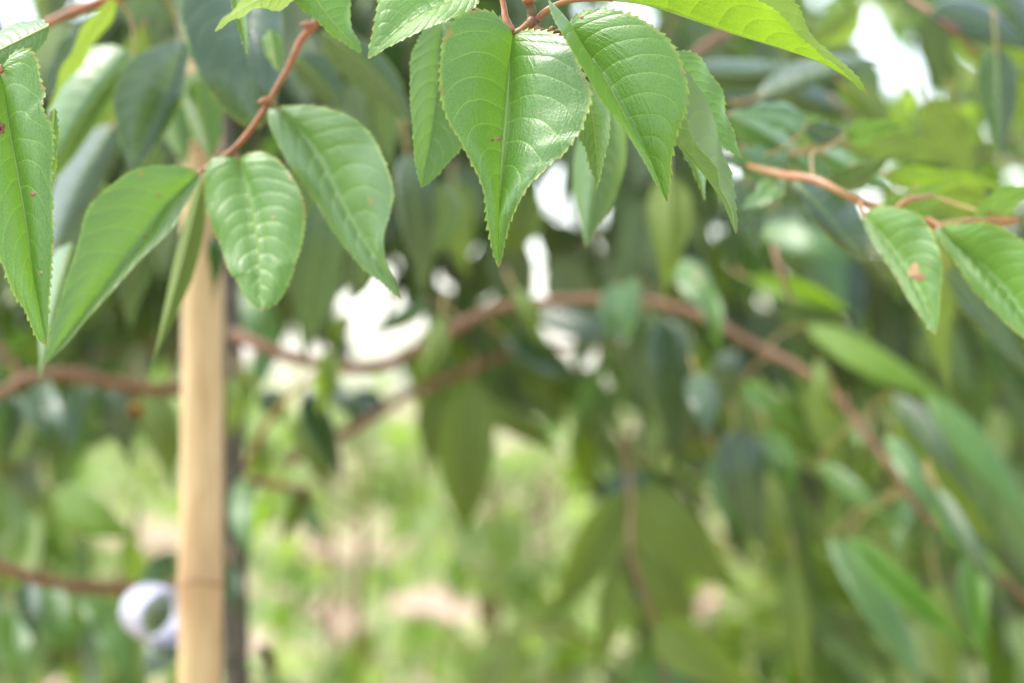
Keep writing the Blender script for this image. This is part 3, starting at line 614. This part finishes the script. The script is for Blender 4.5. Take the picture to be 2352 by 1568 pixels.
# (branch, base, tip, half widths, depth, material, tint, underside)
TL = [
 (g1,G,1085,870,1066,1240,76,70,2.0,'olive',.35,1),(g1,G,1095,925,1295,1045,34,36,2.05,'olive',.6,1),(k1,K,1030,890,985,1100,50,60,2.1,'olive',.3,1),
 (n1,Nn,1440,1130,1255,1430,60,62,1.95,'olive',.2,1),(n1,Nn,1450,1120,1720,1370,75,95,1.92,'olive',.45,1),(n1,Nn,1420,1300,1362,1568,42,40,1.95,'olive',.4,1),
 (n1,Nn,1500,1430,1780,1600,60,70,1.85,'olive',.55,1),(n1,Nn,1470,1260,1590,1480,60,60,2.0,'olive',.35,1),(n1,Nn,1470,1080,1400,1250,50,60,2.0,'dark',.3,0),
 (g1,G,1530,735,1552,1090,66,70,1.85,'dark',.1,0),(g1,G,1690,800,1670,930,44,44,1.8,'dark',.0,0),(g1,G,1596,855,1622,1010,44,38,1.72,'dark',1,0),
 (g1,G,1705,875,1850,990,40,36,1.76,'mid',.7,0),(g1,G,1850,880,1970,1180,60,60,1.8,'olive',.3,1),(g1,G,1690,985,1762,1285,62,72,1.8,'dark',.0,0),
 (g1,G,1760,980,1830,1150,50,50,1.85,'mid',.6,0),(g1,G,1880,1060,2120,1240,42,40,1.74,'mid',.5,0),(g1,G,1905,1230,2130,1590,66,60,1.7,'mid',.5,0),
 (g1,G,1945,1230,2250,1500,60,56,1.68,'fresh',.4,0),(g1,G,2050,905,2240,1160,52,44,1.72,'dark',.9,0),(g1,G,1850,745,2200,930,62,52,1.8,'lime',.3,0),
 (g1,G,1720,640,1960,720,48,42,1.85,'lime',.3,0),(g1,G,2150,1112,2330,1400,36,34,1.62,'dark',1,0),(g1,G,2120,900,2380,1220,60,54,1.78,'fresh',.5,0),
 (g1,G,2060,1000,2300,1260,50,56,1.85,'olive',.5,1),(g1,G,1535,400,1525,690,60,62,1.6,'olive',.6,1),(g1,G,1200,700,1475,775,32,40,1.9,'dark',.3,0),
 (g1,G,1160,770,1340,880,36,44,1.95,'dark',.1,0),(g1,G,1490,720,1600,830,44,44,1.9,'dark',.4,0),(g1,G,1560,600,1660,760,40,44,1.8,'mid',.9,0),
 (g1,G,2230,1260,2270,1560,60,60,1.75,'fresh',.4,0),(g1,G,2150,1330,2180,1600,56,60,1.8,'olive',.5,1),(g1,G,1820,1290,1860,1600,56,60,1.9,'olive',.4,1),
 (g1,G,1640,1040,1700,1240,50,50,2.0,'mid',.4,0),(g1,G,1750,1130,1860,1330,46,40,1.95,'olive',.3,1),(g1,G,1740,530,1960,600,60,50,1.75,'mid',.3,0),
 (g1,G,1780,480,1850,600,70,50,1.9,'dark',.4,0),(g1,G,935,350,972,690,58,50,1.5,'dark',.1,0),(g1,G,750,430,700,838,72,74,1.6,'dark',.15,0),
 (g1,G,490,540,487,698,22,26,1.45,'dark',.0,0),(g1,G,560,620,600,790,50,60,1.9,'mid',.9,0),(g1,G,620,700,570,930,40,30,2.0,'mid',.5,0),
 (h1,H,95,868,130,1035,44,50,1.7,'dark',.6,0),(h1,H,330,890,400,1120,60,50,1.85,'olive',.2,1),(h1,H,210,880,235,1010,34,30,1.8,'dark',.2,0),(h1,H,60,620,30,700,40,40,1.8,'olive',.4,0),
 (i1,I,130,1130,330,1240,60,60,1.95,'lime',.2,0),(i1,I,400,1270,300,1360,34,34,1.75,'dark',.3,0),(i1,I,110,1340,150,1500,50,50,1.8,'mid',.5,0),
 (i1,I,420,1420,330,1560,50,60,1.9,'dark',.3,0),(i1,I,250,1380,290,1560,46,46,1.95,'mid',.4,0),(i1,I,30,1400,20,1560,50,50,1.9,'mid',.6,0),
 (m1,Mm,560,1095,572,1292,30,34,1.76,'mid',.3,0),(l1,Lb,600,900,650,975,36,34,1.9,'dark',.1,0),(l1,Lb,700,895,795,1115,46,40,1.86,'dark',.0,0),(l1,Lb,670,960,760,1140,30,34,1.95,'olive',.4,1),
 (l1,Lb,540,860,560,1010,40,44,2.0,'olive',.3,0),(m1,Mm,690,1130,640,1250,14,26,1.8,'olive',.2,1),(k1,K,870,900,800,1010,40,50,2.1,'dark',.1,0),
 (k1,K,1210,830,1300,960,50,60,2.2,'olive',.2,1),(k1,K,1130,790,1110,900,60,60,2.3,'olive',.3,1),(g1,G,1015,720,955,880,34,30,1.76,'olive',.5,1),(g1,G,1420,650,1400,790,30,34,1.8,'mid',.2,0),(g1,G,1610,655,1655,820,34,30,1.74,'mid',.5,0),
 (g1,G,1880,820,1915,985,34,40,1.7,'olive',.6,1),(g1,G,2035,1000,2140,1190,44,40,1.66,'mid',.7,0),(g1,G,2140,1120,2270,1340,40,44,1.64,'fresh',.6,0),(g1,G,1180,660,1240,790,30,26,1.8,'olive',.4,1),
 (g1,G,1460,640,1440,790,30,34,1.78,'mid',.7,0),(g1,G,760,800,730,960,26,34,1.74,'olive',.3,1),
 (i1,I,395,1345,385,1510,46,46,1.86,'dark',.0,0),(g1,G,985,690,835,765,26,24,1.86,'dark',.3,0),(g1,G,800,720,775,800,20,22,1.9,'olive',.4,1),
 (h1,H,250,890,300,1080,40,46,1.8,'dark',.1,0),(h1,H,180,880,160,1050,36,34,1.9,'dark',.4,0),(h1,H,30,900,-10,1090,46,46,1.85,'dark',.2,0),(h1,H,380,900,350,1030,40,36,1.9,'dark',.0,0),
 (i1,I,200,1345,230,1470,36,40,1.8,'mid',.6,0),(i1,I,60,1330,90,1490,36,40,1.8,'dark',.4,0),(i1,I,330,1350,290,1210,34,34,1.9,'olive',.5,0),(i1,I,20,1300,60,1160,34,34,1.9,'mid',.6,0),
 (l1,Lb,600,1000,575,1130,30,30,1.95,'olive',.3,1),(l1,Lb,740,860,850,960,26,30,1.9,'dark',.3,0),(m1,Mm,660,1115,740,1250,30,34,1.9,'mid',.5,0),(m1,Mm,600,1105,560,1000,24,24,1.9,'olive',.4,0),
 (g1,G,1950,940,2010,1120,34,36,1.9,'mid',.8,0),(g1,G,2180,1220,2330,1330,36,30,1.7,'lime',.2,0),(g1,G,2000,1000,1960,1180,36,36,1.8,'olive',.5,1),(g1,G,2090,1130,2060,1300,40,34,1.8,'mid',.6,0),
 (m1,Mm,540,860,528,1010,26,30,1.74,'olive',.3,1),(m1,Mm,530,1290,552,1420,26,24,1.75,'dark',.5,0),(k1,K,1290,860,1420,960,50,60,2.2,'olive',.3,0),
 (g1,G,1040,420,1075,640,60,60,1.9,'olive',.3,1),(g1,G,1210,420,1160,600,60,60,2.0,'olive',.3,1),(g1,G,1380,380,1330,520,50,50,2.1,'dark',.1,0),
]
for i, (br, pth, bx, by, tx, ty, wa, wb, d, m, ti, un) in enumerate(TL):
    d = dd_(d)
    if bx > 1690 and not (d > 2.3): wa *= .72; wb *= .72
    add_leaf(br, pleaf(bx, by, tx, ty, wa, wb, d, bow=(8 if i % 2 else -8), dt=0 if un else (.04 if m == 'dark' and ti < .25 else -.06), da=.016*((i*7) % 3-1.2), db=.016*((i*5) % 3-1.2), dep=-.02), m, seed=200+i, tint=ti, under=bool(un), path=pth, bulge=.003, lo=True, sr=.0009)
# withered leaves
for bx, by, tx, ty, d in ((700, 1120, 668, 1215, 1.8), (600, 1480, 625, 1560, 1.85), (300, 930, 318, 970, 1.7)):
    mb = MB(); gm = pleaf(bx, by, tx, ty, 10, 14, dd_(d), bow=8, da=-.02, db=-.02, dep=.02)
    mb.leaf(*gm, 16, 3, bulge=.003, wave=.004); o = mb.build('dry_leaf', M_DRY if by != 930 else M_TIE, T); o['label'] = 'curled brown leaf' if by != 930 else 'small orange leaf'

# ---- the rest of the crown: drooping shoots carrying leaves, behind the counted ones
SKY = [(200,262,36,34),(255,305,22,22),(297,102,20,20),(283,155,16,20),(70,60,60,36),(20,30,40,40),(190,10,40,20),
 (1265,425,38,34),(1410,485,46,34),(1215,545,40,26),(1300,540,45,20),(1000,608,26,24),(1030,658,32,30),(1100,680,28,30),(1145,640,32,44),(1215,660,46,18),
 (870,640,60,40),(930,730,66,50),(830,690,90,40),(850,790,76,36),(940,765,70,40),(600,750,50,60),(1285,800,46,36),(1355,800,26,34),(1290,460,30,20),
 (1915,30,46,36),(2060,60,50,40),(2085,135,48,56),(2196,158,38,36),(2150,208,56,24),(2108,270,26,26),(2030,170,30,30),(2320,400,34,26),(620,870,50,30),(20,720,40,40)]
OPEN = [(640,1200,400,400),(1180,1330,180,330),(900,1480,520,260),(260,1080,90,70),(640,1000,100,60),(1730,1440,70,150),(1610,1400,60,90)]
rnd = random.Random(5)
def blocked(x, y):
    if rnd.random() < .02: return False
    for cx, cy, a, b in SKY:
        if ((x-cx)/a)**2+((y-cy)/b)**2 < (.66 if a < 50 else .45): return True
    for cx, cy, a, b in OPEN:
        if ((x-cx)/a)**2+((y-cy)/b)**2 < 1: return True
    return False
def wleaf(mb, base, ax, nrm, L, wf=.27, fold=.35, bend=.25, tint=.5, under=False, nu=9, mi=0):
    """blade built in world space: droops along ax, top side towards nrm"""
    ax = ax.normalized(); sd_ = ax.cross(nrm).normalized(); n_ = sd_.cross(ax).normalized()
    mid, A_, B_ = [], [], []
    for u, wv in PROF:
        m_ = base+ax*(u*L)+n_*(-bend*L*u*u)
        e = L*wf*wv
        mid.append(m_); A_.append(m_-sd_*e*math.cos(fold)+n_*e*math.sin(fold)); B_.append(m_+sd_*e*math.cos(fold)+n_*e*math.sin(fold))
    mb.leaf(mid, A_, B_, nu, 2, top_a=True, bulge=.0, wave=.002, tint=tint, seed=int(base.x*9999), mi=mi)
def shoot(lv, tw, start, direction, n, Ls=(.07, .11), step=.028, gap=True, droop=.5, r=.0016, wf=.27, sway=0, mats=(0, 0, 0, 0, 1, 1, 2, 3, 3, 4)):
    p = start.copy(); d = direction.normalized(); path = [p.copy()]
    for k in range(n):
        d = (d+Vector((rnd.uniform(-.15, .15), rnd.uniform(-.15, .15), -droop*.12))).normalized(); p = p+d*step; path.append(p.copy())
        s_ = Vector((d.y, -d.x, 0)); s_ = s_.normalized() if s_.length > .01 else Vector((1, 0, 0)); s_ = s_*(1 if k % 2 else -1)
        ax = (s_*rnd.uniform(.2, .8)+d*.45+Vector((rnd.uniform(-.3, .3)+sway, rnd.uniform(-.3, .3), -rnd.uniform(.4, 1.3)))).normalized()
        nr = Vector((rnd.gauss(0, .5), rnd.gauss(-.15, .5), 1)).normalized()
        if abs(nr.dot(ax)) > .93: nr = Vector((0, -1, .3))
        L = rnd.uniform(*Ls); b = p+ax*.012
        if gap:
            bad = False
            for f in (0.05, .3, .5, .75, 1):
                q = b+ax*L*f
                if q.y < 1.9: bad = True; break
                X, Y, _d = proj(q)
                if blocked(X, Y): bad = True; break
            if bad: continue
        wleaf(lv, b, ax, nr, L, mi=(rnd.choice(mats) if gap else rnd.choice((0, 0, 0, 1, 2))), tint=rnd.random(), bend=rnd.uniform(.05, .4), fold=rnd.uniform(.1, .6), wf=wf)
    if not gap or not any(blocked(*proj(q)[:2]) for q in path): tw.tube(path, [r, r*.5], n=5, seg=n+3, caps=False)
lv, tw = MB(), MB()
for k in range(1000):
    x = rnd.uniform(-250, 2600); z = rnd.random()
    if x > 1600 and rnd.random() < .35: continue
    if x > 1300: y = rnd.uniform(-260, 1650)
    elif x < 400: y = rnd.uniform(-260, 1500) if z < .6 else rnd.uniform(-250, 800)
    else: y = rnd.uniform(-260, 900)
    d = rnd.uniform(2.5, 4.3)
    shoot(lv, tw, P(x, y, d), Vector((rnd.uniform(-1, 1)+(.7 if x > 1200 else -.2), rnd.uniform(-.6, .6), rnd.uniform(-.4, .3))), rnd.randint(5, 9), sway=(.55 if x > 1300 else 0), wf=rnd.uniform(.17, .25), mats=((0, 0, 3, 4, 4, 5, 5, 1, 1) if x > 1500 else (0, 0, 0, 1, 1, 1, 4, 3, 4, 5)))  # at right, paler leaf colours make up for light lost inside the crown
for k in range(150):
    x = rnd.uniform(-150, 1700); y = rnd.uniform(-150, 560)
    shoot(lv, tw, P(x, y, rnd.uniform(2.4, 2.8)), Vector((rnd.uniform(-1, 1), rnd.uniform(-.6, .6), rnd.uniform(-.4, .3))), rnd.randint(5, 8), wf=.23, mats=(1, 1, 1, 1, 4, 4))  # dark leaf colours paint the shade between the upper leaves
for k in range(110):  # unseen shoots added overhead to shade the upper left background
    x = rnd.uniform(-1100, 1300); y = rnd.uniform(-1300, -120)
    shoot(lv, tw, P(x, y, rnd.uniform(2.2, 3.4)), Vector((rnd.uniform(-1, 1), rnd.uniform(-.6, .6), rnd.uniform(-.4, .3))), rnd.randint(5, 8), wf=.24, mats=(1, 1, 4, 2))
o = lv.build('foliage', [LM['far'], LM['dark'], LM['olive'], LM['lime'], LM['mid'], LM['field']], T, org=P(900, 0, 2.2)); o['kind'] = 'stuff'
o = tw.build('fine_twigs', M_BRANCH, T, org=P(900, 0, 2.2)); o['kind'] = 'stuff'

# ================================================== bamboo cane and white ring
CD = 1.66
ct, cb_ = P(455, -300, CD+.02), P(459, 1568, CD)
dirv = (ct-cb_); dirv = dirv/dirv.z
bz = lambda z: cb_+dirv*(z-cb_.z)
cn = thing('bamboo_cane', bz(0), 'pale tan bamboo cane standing upright in front of the thin dark trunk', 'cane')
znode = P(459, 1335, CD).z; nodes = [znode-.47, znode-.23, znode, znode+.285, znode+.55]
mb = MB(); pts, rr = [], []
z = -.1
RB = 50*px2m(CD)
seg = 0
zs = []
while z < ct.z: zs.append(z); z += .01
n = 32; b0 = 0
bz0 = bz; bz = lambda z: bz0(z)+Vector((.0022*math.sin(z*6.5), .002*math.sin(z*5+1), 0))
for i, zz in enumerate(zs):
    c = bz(zz); r = RB*(1-.06*max(0, zz-znode)/.4)
    dn = min(abs(zz-q) for q in nodes); r *= 1+.07*math.exp(-(dn/.010)**2)
    for j in range(n):
        a = 2*math.pi*j/n; mb.v.append(c+Vector((math.cos(a)*r, math.sin(a)*r, 0))); mb.uv.append((zz, j/n)); mb.t.append(.5)
for i in range(len(zs)-1):
    for j in range(n): mb.f.append((i*n+j, i*n+(j+1) % n, (i+1)*n+(j+1) % n, (i+1)*n+j)); mb.mi.append(0)
mb.f.append(tuple((len(zs)-1)*n+j for j in range(n))); mb.mi.append(0)
mb.build('culm', M_CANE, cn, org=bz(.5))
for q in nodes:
    c = bz(q); mb = MB(); ring = [c+Vector((math.cos(a)*RB*1.035, math.sin(a)*RB*1.035, .0015*math.sin(a*3))) for a in [2*math.pi*k/40 for k in range(41)]]
    mb.tube(ring, [.0010, .0014, .0010, .0012], n=6, seg=60, caps=False); mb.build('node_ring', M_NODE, cn)

mb = MB(); c = P(364, 1410, 1.8); ax = Vector((.50, -.86, -.06)).normalized()
a1 = ax.cross(Vector((0, 0, 1))).normalized(); a2 = ax.cross(a1)
pr_ = .0215; n = 48; prof = [(-.020, pr_), (-.012, pr_+.0006), (.012, pr_+.0004), (.020, pr_), (.020, pr_-.0024), (-.020, pr_-.0024)]
for j in range(n):
    a = 2*math.pi*j/n
    for (h_, r_) in prof: mb.v.append(c+ax*h_+(a1*math.cos(a)+a2*math.sin(a)*.93)*r_); mb.uv.append((0, 0)); mb.t.append(.5)
m_ = len(prof)
for j in range(n):
    for k in range(m_): mb.f.append((j*m_+k, j*m_+(k+1) % m_, ((j+1) % n)*m_+(k+1) % m_, ((j+1) % n)*m_+k)); mb.mi.append(0)
o = mb.build('plastic_ring', M_WHITE, None, org=c)
tag(o, 'short white plastic tube ring on the lower branch left of the bamboo cane', 'ring')

# ================================================== field behind: young trees, shrubs, grass
def young_tree(x, y, h, spread, nsh, label, m='field', Ls=(.06, .1), group='young trees in the field behind'):
    z0 = gz(x, y); t_ = thing('young_tree', (x, y, z0), label, 'tree', group)
    mb = MB(); top = Vector((x+rnd.uniform(-.05, .05), y, z0+h))
    mb.tube([Vector((x, y, z0-.05)), Vector((x+rnd.uniform(-.04, .04), y, z0+h*.5)), top], [.018, .012, .004], n=8, rough=.15)
    lv, tw = MB(), mb
    for k in range(int(nsh*1.05)):
        a = rnd.uniform(0, 6.28); zz = z0+h*rnd.uniform(.3, 1)
        q = Vector((x, y, zz))+Vector((math.cos(a), math.sin(a), 0))*spread*rnd.uniform(0, .55)
        tw.tube([Vector((x, y, zz-.08)), q], [.005, .003], n=6)
        shoot(lv, tw, q, Vector((math.cos(a), math.sin(a), rnd.uniform(-.1, .9))), rnd.randint(5, 9), Ls=Ls, step=spread*.07, gap=False, droop=.8, r=.003)
    tw.build('trunk', M_BRANCH, t_, org=(x, y, z0)); lv.build('crown', [LM[m], LM['far'], LM['lime']], t_, org=(x, y, z0+h*.6))
YT = [(-.52, 3.3, 1.02, .40, 26), (-.05, 4.3, .98, .40, 26), (.22, 3.6, .86, .34, 20), (.72, 3.5, 1.15, .45, 40), (-.9, 4.4, 1.2, .45, 30), (.55, 5.4, 1.1, .45, 26),
      (1.15, 4.8, 1.35, .5, 40), (-.45, 6.0, 1.05, .5, 24), (-1.35, 6.6, 1.3, .6, 30), (.1, 7.4, 1.0, .5, 22), (1.6, 7.2, 1.45, .7, 40),
      (.80, 4.7, 1.95, .50, 60), (1.35, 5.4, 2.1, .6, 70), (-.95, 3.7, 1.12, .36, 30), (.42, 6.3, 1.0, .45, 30), (-.30, 5.1, .98, .40, 24)]
YL = ['pale green young tree low behind the cane on the left', 'light leafy young tree in the open gap right of the trunk', 'small pale sapling at bottom centre', 'bushy young tree behind the hanging leaves at right',
      'taller blurred young tree at the left edge', 'blurred young tree behind the small sapling', 'dense young tree at the lower right edge', 'far young tree between cane and centre gap',
      'distant young tree at the far left', 'distant pale young tree in the middle of the field', 'distant tall young tree at the far right',
      'tall sunlit young tree showing through the hanging leaves at right', 'tallest pale young tree behind the right edge',
      'young tree filling the lower left corner behind the ring', 'blurred young tree low behind the forked drooping shoot', 'blurred low young tree in line with the gap between trunk and shoot']
for a, l in zip(YT, YL): young_tree(*a, l)
def bush(x, y, h, wd, label):
    z0 = gz(x, y); t_ = thing('leafy_shrub', (x, y, z0), label, 'shrub', 'shrubs along the far side of the field')
    mb = MB()
    for k in range(4): mb.tube([Vector((x, y, z0-.05)), Vector((x+rnd.uniform(-.5, .5)*wd, y+rnd.uniform(-.3, .3), z0+h*.6))], [.03, .012], n=6)
    mb.build('stem', M_BRANCH, t_)
    lv = MB()
    cl = [Vector((rnd.uniform(-1, 1)*wd, rnd.uniform(-.7, .7)*wd, h*rnd.uniform(.25, .85))) for _ in range(14)]
    for k in range(650):
        c_ = rnd.choice(cl); q = Vector((x, y, z0))+c_+Vector((rnd.gauss(0, .2), rnd.gauss(0, .2), rnd.gauss(0, .16)))*wd
        if q.z < z0+.02: continue
        ax = Vector((rnd.uniform(-1, 1), rnd.uniform(-1, 1), rnd.uniform(-1, .4))); nr = Vector((rnd.gauss(0, .5), rnd.gauss(-.2, .5), 1))
        wleaf(lv, q, ax, nr, rnd.uniform(.12, .2), tint=rnd.random(), nu=5, wf=.3)
    lv.build('foliage', LM['field'], t_, org=(x, y, z0))
side_w = ['left edge', 'far left', 'left', 'left of centre', 'centre', 'right of centre', 'right', 'far right', 'right edge']
for k in range(9):
    x = -7.2+k*1.8; bush(x+rnd.uniform(-.4, .4), 17+rnd.uniform(-1.5, 1.5), 1.25+rnd.uniform(-.2, .35), 1.0, 'blurred pale green shrub on the field horizon at the '+side_w[k])
gr = MB()
for k in range(9000):
    y = 6+20*rnd.random()**1.3; x = rnd.uniform(-.3, .3)*y*1.1
    if mnoise.noise(Vector((x*.8, y*.5, 9))) < -.08: continue
    b = Vector((x, y, gz(x, y)-.01)); h = rnd.uniform(.06, .2); a = rnd.uniform(0, 6.28)
    s_ = Vector((math.cos(a), math.sin(a), 0))*.012; l_ = Vector((rnd.uniform(-.06, .06), rnd.uniform(-.06, .06), h)); i0 = len(gr.v)
    gr.v += [b-s_, b+s_, b+s_*.6+l_*.6, b-s_*.6+l_*.6, b+l_*1.0+Vector((rnd.uniform(-.04, .04), 0, 0))]; gr.uv += [(.5, .5)]*5; gr.t += [rnd.random()]*5
    gr.f += [(i0, i0+1, i0+2, i0+3), (i0+3, i0+2, i0+4)]; gr.mi += [0, 0]
tag(gr.build('grass', simple('grass_blades', (.16, .27, .06), (.26, .36, .10), 3, .6), org=(0, 10, 0)), 'pale green grass growing in patches over the pinkish soil', 'grass', kind='stuff')

for o in bpy.data.objects:
    if '_w' in o: del o['_w']
